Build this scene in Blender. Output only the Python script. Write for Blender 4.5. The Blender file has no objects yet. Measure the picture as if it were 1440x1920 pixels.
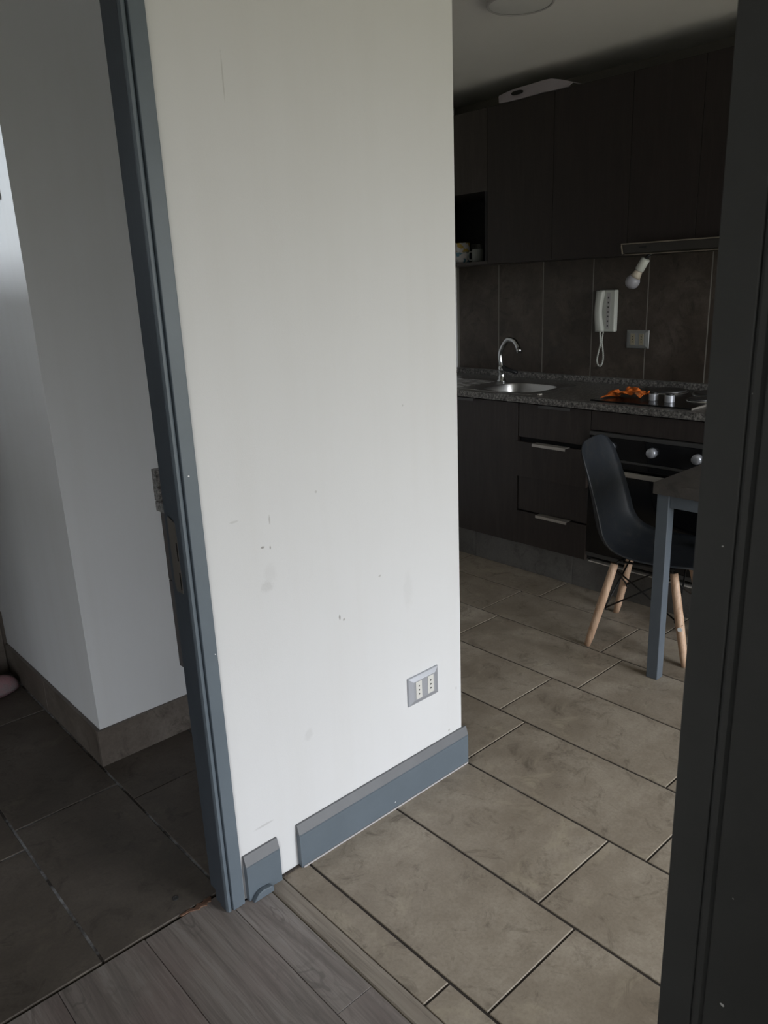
import bpy, bmesh, math, random
from mathutils import Vector, Matrix, noise
random.seed(7)
S = bpy.context.scene
COL = S.collection

# ------------------------------------------------------------------ camera
cam = bpy.data.objects.new('camera', bpy.data.cameras.new('camera'))
COL.objects.link(cam); S.camera = cam
RX = Vector((0.737816, -0.673824, -0.039850)); DN = Vector((-0.219778, -0.183992, -0.958042)); FW = Vector((0.638220, 0.715617, -0.283845))      # camera right, down, forward in the world
UP = -DN; BK = -FW
mm = Matrix((RX, UP, BK)).transposed().to_4x4(); mm.translation = Vector((0, 0, 1.4))
cam.matrix_world = mm
cam.data.sensor_fit = 'VERTICAL'; cam.data.sensor_height = 36; cam.data.sensor_width = 27
cam.data.lens = 1444.79/1920*36
cam.data.clip_start = 0.02
cam.data.dof.use_dof = True; cam.data.dof.focus_distance = 2.1; cam.data.dof.aperture_fstop = 13

# ------------------------------------------------------------------ sky, lights, exposure
w = bpy.data.worlds.new('overcast'); S.world = w; w.use_nodes = True
nt = w.node_tree; nt.nodes.clear()
tc = nt.nodes.new('ShaderNodeTexCoord'); sep = nt.nodes.new('ShaderNodeSeparateXYZ')
ramp = nt.nodes.new('ShaderNodeValToRGB'); bg = nt.nodes.new('ShaderNodeBackground'); wo = nt.nodes.new('ShaderNodeOutputWorld')
mr = nt.nodes.new('ShaderNodeMapRange'); mr.inputs['From Min'].default_value = -1; mr.inputs['From Max'].default_value = 1
nt.links.new(tc.outputs['Generated'], sep.inputs[0]); nt.links.new(sep.outputs['Z'], mr.inputs['Value'])
nt.links.new(mr.outputs[0], ramp.inputs[0]); nt.links.new(ramp.outputs[0], bg.inputs[0]); nt.links.new(bg.outputs[0], wo.inputs[0])
el = ramp.color_ramp.elements
el[0].position = 0.0; el[0].color = (.085, .083, .06, 1)
el[1].position = 1.0; el[1].color = (.80, .84, .88, 1)
for p, c in ((.47, (.12, .118, .085, 1)), (.53, (.55, .56, .57, 1)), (.66, (.62, .645, .68, 1))):
    e = el.new(p); e.color = c
bg.inputs[1].default_value = 9.5

def lamp(name, loc, aim, sx, sy, power=0, color=(1, 1, 1), portal=False, spread=180):
    l = bpy.data.lights.new(name, 'AREA'); l.shape = 'RECTANGLE'; l.size = sx; l.size_y = sy
    l.energy = power; l.color = color; l.spread = math.radians(spread)
    if portal: l.cycles.is_portal = True
    o = bpy.data.objects.new(name, l); COL.objects.link(o); o.location = loc
    o.rotation_euler = (Vector(aim)).to_track_quat('-Z', 'Z').to_euler()
    return o
KW = dict(x0=1.35, x1=3.15, y=-2.0, z0=0.05, z1=2.05)          # balcony door of the kitchen side
HW = dict(x0=-2.5, x1=-.76, y=-1.6, z0=0.02, z1=1.80)           # window of the hall side
lamp('portal_kitchen', ((KW['x0']+KW['x1'])/2, KW['y']-.05, (KW['z0']+KW['z1'])/2), (0, 1, 0), KW['x1']-KW['x0'], KW['z1']-KW['z0'], portal=True)
lamp('portal_hall', ((HW['x0']+HW['x1'])/2, HW['y']-.05, (HW['z0']+HW['z1'])/2), (0, 1, 0), HW['x1']-HW['x0'], HW['z1']-HW['z0'], portal=True)
lamp('bathroom_window_light', (-2.4, 2.22, 1.70), (1, .02, .03), .10, .10, 1.15, (.9, .96, 1.0), spread=40)

S.view_settings.view_transform = 'Standard'; S.view_settings.look = 'None'
S.view_settings.exposure = 1.28; S.view_settings.gamma = 1.0; S.view_settings.use_curve_mapping = False
S.cycles.use_denoising = True; S.cycles.max_bounces = 10; S.cycles.diffuse_bounces = 6
S.cycles.sample_clamp_indirect = 4.0

# ------------------------------------------------------------------ materials
def srgb(r, g, b):
    f = lambda c: (c/255/12.92) if c/255 <= .04045 else ((c/255+.055)/1.055)**2.4
    return (f(r), f(g), f(b), 1)
class Mat:
    def __init__(s, name, color=(.5, .5, .5, 1), rough=.6, metal=0., spec=.5):
        s.m = bpy.data.materials.new(name); s.m.use_nodes = True; s.nt = s.m.node_tree
        s.b = s.nt.nodes['Principled BSDF']; s.i = s.b.inputs
        s.i['Base Color'].default_value = color; s.i['Roughness'].default_value = rough
        s.i['Metallic'].default_value = metal; s.i['Specular IOR Level'].default_value = spec
        s.coord = None; s.col = None
        s.base = color
    def n(s, t, **k):
        x = s.nt.nodes.new(t)
        for a, b in k.items(): setattr(x, a, b)
        return x
    def l(s, a, b): s.nt.links.new(a, b)
    def xyz(s, world=False, rand=True, scale=(1, 1, 1)):
        g = s.n('ShaderNodeNewGeometry') if world else s.n('ShaderNodeTexCoord')
        out = g.outputs['Position'] if world else g.outputs['Object']
        if rand and not world:
            oi = s.n('ShaderNodeObjectInfo'); c = s.n('ShaderNodeVectorMath', operation='SCALE'); c.inputs['Scale'].default_value = 37
            cb = s.n('ShaderNodeCombineXYZ'); s.l(oi.outputs['Random'], cb.inputs[0]); s.l(oi.outputs['Random'], cb.inputs[1])
            s.l(cb.outputs[0], c.inputs[0]); a = s.n('ShaderNodeVectorMath', operation='ADD'); s.l(out, a.inputs[0]); s.l(c.outputs[0], a.inputs[1]); out = a.outputs[0]
        if scale != (1, 1, 1):
            mp = s.n('ShaderNodeVectorMath', operation='MULTIPLY'); mp.inputs[1].default_value = scale; s.l(out, mp.inputs[0]); out = mp.outputs[0]
        return out
    def noise(s, vec, scale, detail=4, rough=.6, dist=0):
        x = s.n('ShaderNodeTexNoise'); x.inputs['Scale'].default_value = scale; x.inputs['Detail'].default_value = detail
        x.inputs['Roughness'].default_value = rough; x.inputs['Distortion'].default_value = dist; s.l(vec, x.inputs['Vector']); return x.outputs['Fac']
    def ramp(s, fac, stops):
        r = s.n('ShaderNodeValToRGB'); e = r.color_ramp.elements
        e[0].position, e[0].color = stops[0]; e[1].position, e[1].color = stops[-1]
        for p, c in stops[1:-1]:
            q = e.new(p); q.color = c
        s.l(fac, r.inputs[0]); return r.outputs[0]
    def step(s, fac, a, b):
        r = s.n('ShaderNodeMapRange'); r.inputs['From Min'].default_value = a; r.inputs['From Max'].default_value = b; s.l(fac, r.inputs['Value']); return r.outputs[0]
    def mul(s, a, k):
        x = s.n('ShaderNodeMath', operation='MULTIPLY'); s.l(a, x.inputs[0])
        if isinstance(k, (int, float)): x.inputs[1].default_value = k
        else: s.l(k, x.inputs[1])
        return x.outputs[0]
    def mix(s, fac, a, b):
        x = s.n('ShaderNodeMix', data_type='RGBA')
        if isinstance(fac, (int, float)): x.inputs[0].default_value = fac
        else: s.l(fac, x.inputs[0])
        for q, v in ((6, a), (7, b)):
            if isinstance(v, tuple): x.inputs[q].default_value = v
            else: s.l(v, x.inputs[q])
        return x.outputs[2]
    def color(s, c): s.l(c, s.i['Base Color']); return s
    def bump(s, h, st=.2, d=.002):
        b = s.n('ShaderNodeBump'); b.inputs['Strength'].default_value = st; b.inputs['Distance'].default_value = d
        s.l(h, b.inputs['Height']); s.l(b.outputs[0], s.i['Normal']); return s

def tile_mat(name, c0, c1, c2, rough=.5, dirt=1.0):
    m = Mat(name, c1, rough)
    v = m.xyz()
    n1 = m.noise(v, 3.2, 6, .62, .3); n2 = m.noise(v, 16, 5, .7); n3 = m.noise(v, 55, 3, .7)
    col = m.ramp(n1, [(.32, c0), (.5, c1), (.68, c2)])
    col = m.mix(m.mul(m.step(n2, .42, .70), .50), col, c0)
    col = m.mix(m.mul(m.step(m.noise(v, 130, 3, .7), .40, .70), .30), col, tuple(x*.62 for x in c0[:3])+(1,))
    col = m.mix(m.mul(m.step(m.noise(v, 6.5, 5, .7, .8), .55, .70), .40), col, (c2[0]*1.12, c2[1]*1.12, c2[2]*1.02, 1))
    col = m.mix(m.mul(m.step(m.noise(v, 9, 6, .75, 1.5), .54, .68), .7), col, tuple(x*.55 for x in c0[:3])+(1,))
    spots = m.mul(m.step(n3, .74, .80), dirt)
    col = m.mix(spots, col, tuple(x*.25 for x in c0[:3])+(1,))
    # light worn rim along the pressed edges is left to the bevel
    m.color(col); m.bump(n2, .25, .0015)
    r = m.ramp(n1, [(.3, (rough-.08,)*3+(1,)), (.7, (rough+.12,)*3+(1,))]); m.l(r, m.i['Roughness'])
    return m.m
M = {}
M['tile'] = tile_mat('stone_tile', (.240, .198, .152, 1), (.335, .285, .226, 1), (.430, .375, .305, 1), .50)
M['tile_bath_shaded'] = tile_mat('stone_tile_shaded', (.085, .071, .059, 1), (.118, .100, .085, 1), (.165, .143, .124, 1), .5, .6)  # kitchen stone copied darker, the bathroom's shade put into the colour
M['tile_wall'] = tile_mat('wall_tile', (.036, .027, .021, 1), (.064, .050, .040, 1), (.110, .090, .076, 1), .42, 0)
M['tile_skirt'] = tile_mat('skirting_tile', (.105, .088, .075, 1), (.155, .133, .115, 1), (.22, .195, .172, 1), .5, .3)
M['plinth'] = tile_mat('plinth_tile', (.10, .096, .09, 1), (.135, .13, .122, 1), (.16, .155, .146, 1), .45, 0)

def grout(name, dark, light, a=.5, b=.62, sc=7):
    m = Mat(name, dark, .95); v = m.xyz(True)
    m.color(m.mix(m.step(m.noise(v, sc, 5, .7), a, b), dark, light)); m.bump(m.noise(v, 300, 2), .6, .002); return m.m
M['grout'] = grout('grout_dark', (.040, .032, .027, 1), (.26, .24, .215, 1), .60, .74, 9)
M['grout_bath'] = grout('grout_bath', (.045, .038, .033, 1), (.36, .37, .39, 1), .45, .62, 6)
M['grout_wall'] = Mat('grout_wall', (.24, .23, .21, 1), .9).m
M['subfloor'] = Mat('subfloor', (.02, .016, .013, 1), .95).m

def paint(name, color, stains=(), streak=.12, rough=.62):
    m = Mat(name, color, rough, 0, .3); v = m.xyz(True)
    vs = m.n('ShaderNodeVectorMath', operation='MULTIPLY'); vs.inputs[1].default_value = (14, 14, .9); m.l(v, vs.inputs[0])
    st = m.step(m.noise(vs.outputs[0], 1.0, 4, .6), .45, .8)
    dk = (color[0]*.86, color[1]*.84, color[2]*.80, 1)
    col = m.mix(m.mul(st, streak*2), color, dk)
    bl = m.step(m.noise(v, 2.2, 5, .6), .4, .75); col = m.mix(m.mul(bl, streak), col, dk)
    if stains:
        wn = m.noise(v, 60, 3, .8)
        for (x, z, rx, rz, k) in stains:
            s_ = m.n('ShaderNodeVectorMath', operation='SUBTRACT'); s_.inputs[1].default_value = (x, 0, z); m.l(v, s_.inputs[0])
            q = m.n('ShaderNodeVectorMath', operation='MULTIPLY'); q.inputs[1].default_value = (1/rx, 0, 1/rz); m.l(s_.outputs[0], q.inputs[0])
            ln = m.n('ShaderNodeVectorMath', operation='LENGTH'); m.l(q.outputs[0], ln.inputs[0])
            a = m.n('ShaderNodeMath', operation='ADD'); m.l(ln.outputs['Value'], a.inputs[0]); m.l(m.mul(wn, 1.2), a.inputs[1])
            mk = m.step(a.outputs[0], 1.6, 1.1)
            col = m.mix(m.mul(mk, k), col, (.17, .155, .14, 1))
    m.color(col)
    m.bump(m.noise(v, 420, 3, .6), .22, .0008)
    return m.m
WS = [(.865, .856, .006, .003, .7), (.885, .851, .0025, .005, .6), (.867, .763, .020, .016, .13), (.878, .79, .02, .03, .07),
      (1.067, .622, .003, .008, .7), (1.08, .612, .004, .004, .5), (1.203, .691, .006, .004, .35), (.889, .914, .003, .012, .35),
      (.80, .93, .012, .003, .18), (1.447, .135, .005, .004, .5), (1.46, .1, .004, .004, .5), (1.302, 1.111, .003, .003, .3), (1.48, .26, .003, .008, .3),
      (.80, .17, .03, .004, .25), (.95, .35, .015, .02, .10), (1.30, .62, .02, .06, .06), (.87, 1.78, .002, .05, .25), (1.02, .95, .004, .004, .3)]
M['wall'] = paint('wall_paint_white', (.645, .65, .665, 1), WS, .10)
M['wall_plain'] = paint('wall_paint_grey_white', (.78, .80, .83, 1), (), .12)
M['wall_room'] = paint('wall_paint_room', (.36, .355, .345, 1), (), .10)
M['ceiling'] = paint('ceiling_paint', (.72, .71, .69, 1), (), .05)

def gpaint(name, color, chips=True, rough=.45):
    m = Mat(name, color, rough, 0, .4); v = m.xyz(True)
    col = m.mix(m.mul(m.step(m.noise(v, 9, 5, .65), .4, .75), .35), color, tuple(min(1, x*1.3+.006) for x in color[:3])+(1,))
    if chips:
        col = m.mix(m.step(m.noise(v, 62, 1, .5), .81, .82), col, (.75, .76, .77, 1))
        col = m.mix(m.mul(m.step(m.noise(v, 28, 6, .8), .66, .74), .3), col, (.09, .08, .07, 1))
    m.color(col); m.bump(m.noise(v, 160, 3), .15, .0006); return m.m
M['trim'] = gpaint('slate_grey_paint', (.105, .130, .155, 1))
M['trim_top'] = gpaint('slate_grey_paint_dusty', (.125, .130, .140, 1))
M['frame_shaded'] = gpaint('slate_grey_paint_shaded', (.066, .069, .070, 1))  # same casing paint, with the near frame's shade put into the colour
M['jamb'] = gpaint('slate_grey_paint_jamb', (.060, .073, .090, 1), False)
M['leg_paint'] = gpaint('slate_grey_metal_paint', (.105, .125, .15, 1), False, .4)

def wood(name, c0, c1, c2, axis='y', rough=.5, knots=True, sc=1):
    m = Mat(name, c1, rough)
    a = {'y': (9, .8, 9), 'z': (9, 9, .8), 'x': (.8, 9, 9)}[axis]
    v = m.xyz(scale=tuple(q*sc for q in a))
    w1 = m.noise(v, 1.0, 6, .68, 1.8); f = m.noise(m.xyz(scale=tuple(q*sc*(16 if q > 2 else 5) for q in a)), 1.0, 5, .75)
    f2 = m.noise(m.xyz(scale=tuple(q*sc*(4 if q > 2 else 2.2) for q in a)), 1.0, 5, .75, 1.0)
    col = m.ramp(w1, [(.36, c0), (.5, c1), (.64, c2)])
    dk = tuple(x*.55 for x in c0[:3])+(1,)
    col = m.mix(m.mul(m.step(f2, .50, .70), .55 if knots else .3), col, dk)
    col = m.mix(m.mul(m.step(f, .48, .66), .50), col, dk)
    if knots:
        k = m.noise(m.xyz(scale=(5.5, 1.7, 5.5)), 1.0, 3, .5, 2.4)
        ring = m.n('ShaderNodeMath', operation='SINE'); m.l(m.mul(k, 60), ring.inputs[0])
        band = m.mul(m.step(ring.outputs[0], .2, 1), m.step(k, .50, .62))
        col = m.mix(m.mul(band, .50), col, dk)
        tint = m.noise(m.xyz(), 2.3, 3, .5)
        col = m.mix(m.mul(m.step(tint, .5, .65), .25), col, (c1[0]*1.05, c1[1]*.84, c1[2]*.88, 1))
    m.color(col); m.bump(f, .3, .001); return m.m
M['laminate'] = wood('grey_brown_laminate', (.185, .158, .145, 1), (.255, .225, .208, 1), (.320, .290, .272, 1))
M['strip'] = wood('threshold_laminate', (.20, .166, .135, 1), (.27, .232, .192, 1), (.33, .288, .24, 1), knots=False)
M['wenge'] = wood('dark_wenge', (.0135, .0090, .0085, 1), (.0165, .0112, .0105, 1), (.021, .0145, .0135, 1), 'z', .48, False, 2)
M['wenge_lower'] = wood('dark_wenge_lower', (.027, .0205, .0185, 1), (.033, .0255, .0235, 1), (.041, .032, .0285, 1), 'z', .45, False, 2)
M['edge'] = Mat('edge_band', (.075, .06, .052, 1), .5).m
M['raw_wood'] = wood('raw_splintered_wood', (.11, .055, .035, 1), (.19, .105, .068, 1), (.27, .17, .115, 1), 'x', .85, False, 3)
M['beech'] = wood('beech', (.46, .29, .185, 1), (.58, .39, .265, 1), (.68, .49, .35, 1), 'z', .5, False, 3)
M['table_top'] = tile_mat('dark_stone_laminate', (.05, .045, .042, 1), (.075, .068, .063, 1), (.10, .092, .085, 1), .42, 0)

def granite():
    m = Mat('grey_granite', (.2, .2, .2, 1), .32); v = m.xyz(True)
    n1 = m.noise(v, 95, 3, .7); n2 = m.noise(v, 210, 2, .6)
    col = m.ramp(n1, [(.36, (.03, .03, .03, 1)), (.47, (.115, .11, .105, 1)), (.56, (.20, .195, .19, 1)), (.68, (.36, .34, .32, 1))])
    col = m.mix(m.mul(m.step(n2, .58, .68), .8), col, (.025, .025, .025, 1)); m.color(col); return m.m
M['granite'] = granite()
M['black_plastic'] = Mat('black_plastic', (.012, .013, .015, 1), .42).m
def shell():
    m = Mat('black_shell', (.022, .026, .032, 1), .42); v = m.xyz(rand=False)
    m.color(m.mix(m.mul(m.step(m.noise(v, 24, 6, .8), .50, .68), .5), (.022, .026, .032, 1), (.07, .066, .06, 1)))
    return m.m
M['shell'] = shell()
M['wire'] = Mat('black_wire', (.01, .01, .01, 1), .4, .3).m
M['chrome'] = Mat('chrome', (.62, .64, .66, 1), .14, 1).m
M['steel'] = Mat('brushed_steel', (.50, .50, .50, 1), .30, 1).m
M['alu'] = Mat('satin_aluminium', (.55, .52, .48, 1), .42, .7).m
M['dark_metal'] = Mat('dark_metal_trim', (.10, .10, .10, 1), .4, .6).m
M['silver_plastic'] = Mat('silver_plastic', (.46, .48, .53, 1), .3, .45).m
M['intercom'] = Mat('intercom_plastic', (.50, .52, .49, 1), .5).m
M['back_plate'] = Mat('dull_silver_plastic', (.26, .27, .27, 1), .4, .3).m
M['white_plastic'] = Mat('white_plastic', (.72, .73, .72, 1), .42).m
M['white_grey'] = Mat('grey_white_plastic', (.42, .41, .42, 1), .5).m
M['tray'] = Mat('tray_plastic', (.33, .30, .335, 1), .5).m
M['ivory'] = Mat('ivory_plastic', (.60, .595, .57, 1), .45).m
M['ivory_dark'] = Mat('aged_ivory_plastic', (.30, .27, .20, 1), .5).m
M['hole'] = Mat('black_hole', (.004, .004, .004, 1), .8).m
M['glass_black'] = Mat('oven_black_glass', (.004, .004, .005, 1), .12).m
M['hob_black'] = Mat('hob_black', (.008, .008, .009, 1), .22).m
M['void'] = Mat('cabinet_interior', (.006, .006, .008, 1), .7).m
M['hood'] = Mat('hood_grey', (.040, .037, .033, 1), .4, .3).m
M['hood_edge'] = Mat('hood_edge_trim', (.26, .23, .19, 1), .4, .4).m
M['white_edge'] = Mat('white_strip', (.60, .57, .52, 1), .6).m
M['frost'] = Mat('lamp_frosted_plastic', (.62, .62, .61, 1), .5).m
M['bulb'] = Mat('bulb_glass', (.30, .30, .34, 1), .3).m
M['bulb_base'] = Mat('bulb_base', (.50, .45, .38, 1), .4).m
M['cloth'] = (lambda m: (m.color(m.mix(m.mul(m.step(m.noise(m.xyz(rand=False), 26, 4, .6), .50, .62), .8), (.75, .17, .02, 1), (.08, .045, .02, 1))), m.m)[1])(Mat('orange_cloth', (.75, .17, .02, 1), .9))
M['pink'] = (lambda m: (m.color(m.mix(m.step(m.noise(m.xyz(rand=False), 22, 4), .4, .7), (.36, .20, .22, 1), (.24, .22, .23, 1))), m.bump(m.noise(m.xyz(rand=False), 150, 3), .7, .004), m.m)[2])(Mat('pink_plush', (.4, .3, .3, 1), .95))
M['pink_dark'] = Mat('pink_plush_dark', (.20, .11, .13, 1), .95).m
M['mug_white'] = Mat('mug_white_glaze', (.60, .60, .63, 1), .25).m
M['mug_green'] = Mat('mug_pale_green_glaze', (.25, .27, .265, 1), .35).m
M['jar'] = Mat('dark_green_jar', (.055, .06, .055, 1), .3).m
def mugprint():
    m = Mat('mug_print', (.6, .6, .63, 1), .25); v = m.xyz(rand=False)
    col = m.mix(m.step(m.noise(v, 30, 3, .6, .6), .5, .54), (.60, .60, .63, 1), (.12, .26, .36, 1))
    sp = m.n('ShaderNodeSeparateXYZ'); m.l(v, sp.inputs[0])
    up = m.step(sp.outputs['Z'], .05, .06)
    c2 = m.mix(m.step(m.noise(v, 34, 2, .5, .4), .52, .56), (.60, .60, .63, 1), (.50, .36, .10, 1))
    m.color(m.mix(up, col, c2)); return m.m
M['mug_print'] = mugprint()

# ------------------------------------------------------------------ mesh helpers
def box(bm, x0, x1, y0, y1, z0, z1):
    v = [bm.verts.new((x, y, z)) for x in (x0, x1) for y in (y0, y1) for z in (z0, z1)]
    for f in ((0, 1, 3, 2), (4, 6, 7, 5), (0, 4, 5, 1), (2, 3, 7, 6), (0, 2, 6, 4), (1, 5, 7, 3)): bm.faces.new([v[i] for i in f])
    return bm
def prism(bm, poly, axis, a0, a1):
    """poly: 2D outline in the plane perpendicular to axis; extruded from a0 to a1"""
    def P(p, a):
        return {'x': (a, p[0], p[1]), 'y': (p[0], a, p[1]), 'z': (p[0], p[1], a)}[axis]
    A = [bm.verts.new(P(p, a0)) for p in poly]; B = [bm.verts.new(P(p, a1)) for p in poly]
    bm.faces.new(A); bm.faces.new(B[::-1]); n = len(poly)
    for i in range(n): bm.faces.new((A[i], B[i], B[(i+1) % n], A[(i+1) % n]))
    return bm
def tube(bm, pts, r, seg=10, closed=False, caps=True):
    pts = [Vector(p) for p in pts]; n = len(pts); rings = []
    rr = r if isinstance(r, (list, tuple)) else [r]*n
    up = None
    for i, p in enumerate(pts):
        if closed: t = pts[(i+1) % n]-pts[i-1]
        else: t = pts[min(i+1, n-1)]-pts[max(i-1, 0)]
        t.normalize()
        if up is None:
            up = Vector((0, 0, 1)) if abs(t.z) < .9 else Vector((1, 0, 0))
        u = (up-t*up.dot(t)).normalized(); up = u; q = t.cross(u)
        rings.append([bm.verts.new(p+(u*math.cos(2*math.pi*k/seg)+q*math.sin(2*math.pi*k/seg))*rr[i]) for k in range(seg)])
    for i in range(n if closed else n-1):
        a, b = rings[i], rings[(i+1) % n]
        for k in range(seg): bm.faces.new((a[k], a[(k+1) % seg], b[(k+1) % seg], b[k]))
    if caps and not closed: bm.faces.new(rings[0][::-1]); bm.faces.new(rings[-1])
    return bm
def lathe(bm, prof, seg=28, c=(0, 0, 0), axis='z', caps=True):
    rings = []
    for r, h in prof:
        ring = []
        for k in range(seg):
            a = 2*math.pi*k/seg; x, y = r*math.cos(a), r*math.sin(a)
            p = {'z': (x, y, h), 'x': (h, x, y), 'y': (x, h, y)}[axis]
            ring.append(bm.verts.new((p[0]+c[0], p[1]+c[1], p[2]+c[2])))
        rings.append(ring)
    for a, b in zip(rings, rings[1:]):
        for k in range(seg): bm.faces.new((a[k], a[(k+1) % seg], b[(k+1) % seg], b[k]))
    if caps: bm.faces.new(rings[0][::-1]); bm.faces.new(rings[-1])
    return bm
def spline(pts, n=8):
    P = [Vector(p) for p in pts]; out = []
    for i in range(len(P)-1):
        p0, p1, p2, p3 = P[max(i-1, 0)], P[i], P[i+1], P[min(i+2, len(P)-1)]
        for k in range(n):
            t = k/n
            out.append(.5*((2*p1)+(p2-p0)*t+(2*p0-5*p1+4*p2-p3)*t*t+(3*p1-p0-3*p2+p3)*t**3))
    out.append(P[-1]); return out
def obj(name, bm, m, parent=None, bevel=0, smooth=False, sub=0, seg=2, kind=None, shift=None):
    bmesh.ops.recalc_face_normals(bm, faces=bm.faces[:])
    # put the object's origin at the middle of its base
    if shift is None and parent is None or shift is True:
        xs = [v.co for v in bm.verts]; c = Vector(((min(v.x for v in xs)+max(v.x for v in xs))/2, (min(v.y for v in xs)+max(v.y for v in xs))/2, min(v.z for v in xs)))
        for v in bm.verts: v.co -= c
    else: c = Vector((0, 0, 0))
    me = bpy.data.meshes.new(name); bm.to_mesh(me); bm.free()
    o = bpy.data.objects.new(name, me); COL.objects.link(o); o.location = c
    for q in (m if isinstance(m, (list, tuple)) else [m]): me.materials.append(M[q] if isinstance(q, str) else q)
    if smooth:
        for p in me.polygons: p.use_smooth = True
    if bevel:
        b = o.modifiers.new('bevel', 'BEVEL'); b.width = bevel; b.segments = seg; b.limit_method = 'ANGLE'; b.angle_limit = math.radians(40)
    if sub:
        s_ = o.modifiers.new('sub', 'SUBSURF'); s_.levels = sub; s_.render_levels = sub
    if parent: o.parent = parent
    if kind: o['kind'] = kind
    return o
def B(name, x0, x1, y0, y1, z0, z1, m, parent=None, bevel=0, **k): return obj(name, box(bmesh.new(), x0, x1, y0, y1, z0, z1), m, parent, bevel, **k)
def thing(name, label, cat, loc=(0, 0, 0), rz=0, group=None):
    o = bpy.data.objects.new(name, None); COL.objects.link(o); o.location = loc; o.rotation_euler = (0, 0, rz); o.empty_display_size = .05
    o['label'] = label; o['category'] = cat
    if group: o['group'] = group
    return o
def tag(o, label, cat, group=None):
    o['label'] = label; o['category'] = cat
    if group: o['group'] = group
    return o
def struct(o, label=None, cat=None):
    o['kind'] = 'structure'
    if label: o['label'] = label
    if cat: o['category'] = cat
    return o
def child(o, parent): # parent keeping the world place of a piece whose root sits at its own origin
    o.parent = parent; o.location = o.location-parent.location; return o

# ------------------------------------------------------------------ structure: shell
CZ = 2.30; XB = 3.455; YE = 3.15; YW = 1.375
struct(B('wall_white', .722, 1.50, YW, YW+.10, 0, CZ, 'wall'), 'white painted wall between the bathroom doorway and the kitchen', 'wall')
struct(B('wall_kitchen_side', 1.40, 1.50, YW+.10, YE+.1, 0, CZ, 'wall_room'), 'side wall between bathroom and kitchen behind the white wall', 'wall')
struct(B('wall_kitchen_back', XB-.0078, XB+.1, -2.0, YE+.1, 0, CZ, 'grout_wall'), 'kitchen back wall behind the counter', 'wall')
struct(B('wall_kitchen_end', 1.50, XB, YE, YE+.1, 0, CZ, 'wall'), 'end wall at the far left of the kitchen counter', 'wall')
struct(B('wall_pillar', .72, 1.40, 2.16, 4.1, 0, CZ, 'wall_plain'), 'grey-white wall corner standing inside the bathroom', 'wall')
struct(B('wall_bathroom_end', -1.1, .72, 4.0, 4.1, 0, CZ, 'wall_room'), 'far end wall of the bathroom', 'wall')
bm = bmesh.new()  # bathroom wall with a small high window
box(bm, -1.2, -1.1, YW+.1, 2.12, 0, CZ); box(bm, -1.2, -1.1, 2.12, 2.5, 0, 1.6); box(bm, -1.2, -1.1, 2.12, 2.5, 1.95, CZ); box(bm, -1.2, -1.1, 2.5, 4.1, 0, CZ)
struct(obj('wall_bathroom_left', bm, 'wall_room'), 'left wall of the bathroom with a small high window', 'wall')
bm = bmesh.new(); box(bm, -1.2, -.19, YW, YW+.1, 0, CZ); box(bm, -.19, .722, YW, YW+.1, 2.08, CZ)
struct(obj('wall_doorway', bm, 'wall_room'), 'wall around and above the bathroom doorway', 'wall')
struct(B('wall_partition', .815, .90, -2.0, .315, 0, CZ, 'wall_room'), 'partition wall between hall and kitchen behind the grey door frame', 'wall')
struct(B('wall_stub_added', -.75, .815, -.8, -.7, 0, CZ, 'wall_room'), 'added wall stub behind the camera that shades the near door frame', 'wall')  # unseen stub, put in to keep window light off the near frame
struct(B('wall_hall_left', -2.7, -2.6, -1.7, YW+.1, 0, CZ, 'wall_room'), 'left wall of the hall', 'wall')
struct(B('wall_hall_side', -2.6, -1.2, YW, YW+.1, 0, CZ, 'wall_room'), 'hall wall left of the bathroom', 'wall')
struct(B('wall_hall_inner', -.75, -.65, -1.6, -.8, 0, CZ, 'wall_room'), 'inner hall wall behind the camera', 'wall')
def wall_with_window(name, W, x0, x1, label):
    bm = bmesh.new(); y = W['y']
    box(bm, x0, W['x0'], y-.1, y, 0, CZ); box(bm, W['x1'], x1, y-.1, y, 0, CZ)
    box(bm, W['x0'], W['x1'], y-.1, y, 0, W['z0']); box(bm, W['x0'], W['x1'], y-.1, y, W['z1'], CZ)
    struct(obj(name, bm, 'wall_room'), label, 'wall')
wall_with_window('wall_balcony', KW, .90, XB+.1, 'outer wall of the kitchen with the balcony door')
wall_with_window('wall_hall_window', HW, -2.7, -.65, 'outer wall of the hall with its window')
struct(B('ceiling', -2.7, XB+.1, -2.7, 4.1, CZ, CZ+.1, 'ceiling'), 'plain light grey ceiling', 'ceiling')
for n_, W in ((1, KW), (2, HW)):
    bm = bmesh.new(); y = W['y']; a, b_, c, d = W['x0'], W['x1'], W['z0'], W['z1']
    t = .05
    box(bm, a, a+t, y-.09, y-.03, c, d); box(bm, b_-t, b_, y-.09, y-.03, c, d); box(bm, a+t, b_-t, y-.09, y-.03, c, c+t); box(bm, a+t, b_-t, y-.09, y-.03, d-t, d)
    box(bm, (a+b_)/2-.025, (a+b_)/2+.025, y-.09, y-.03, c+t, d-t)
    struct(obj('window_%d' % n_, bm, 'white_plastic'), ('tall white framed balcony door' if n_ == 1 else 'white framed hall window'), 'window')

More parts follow.
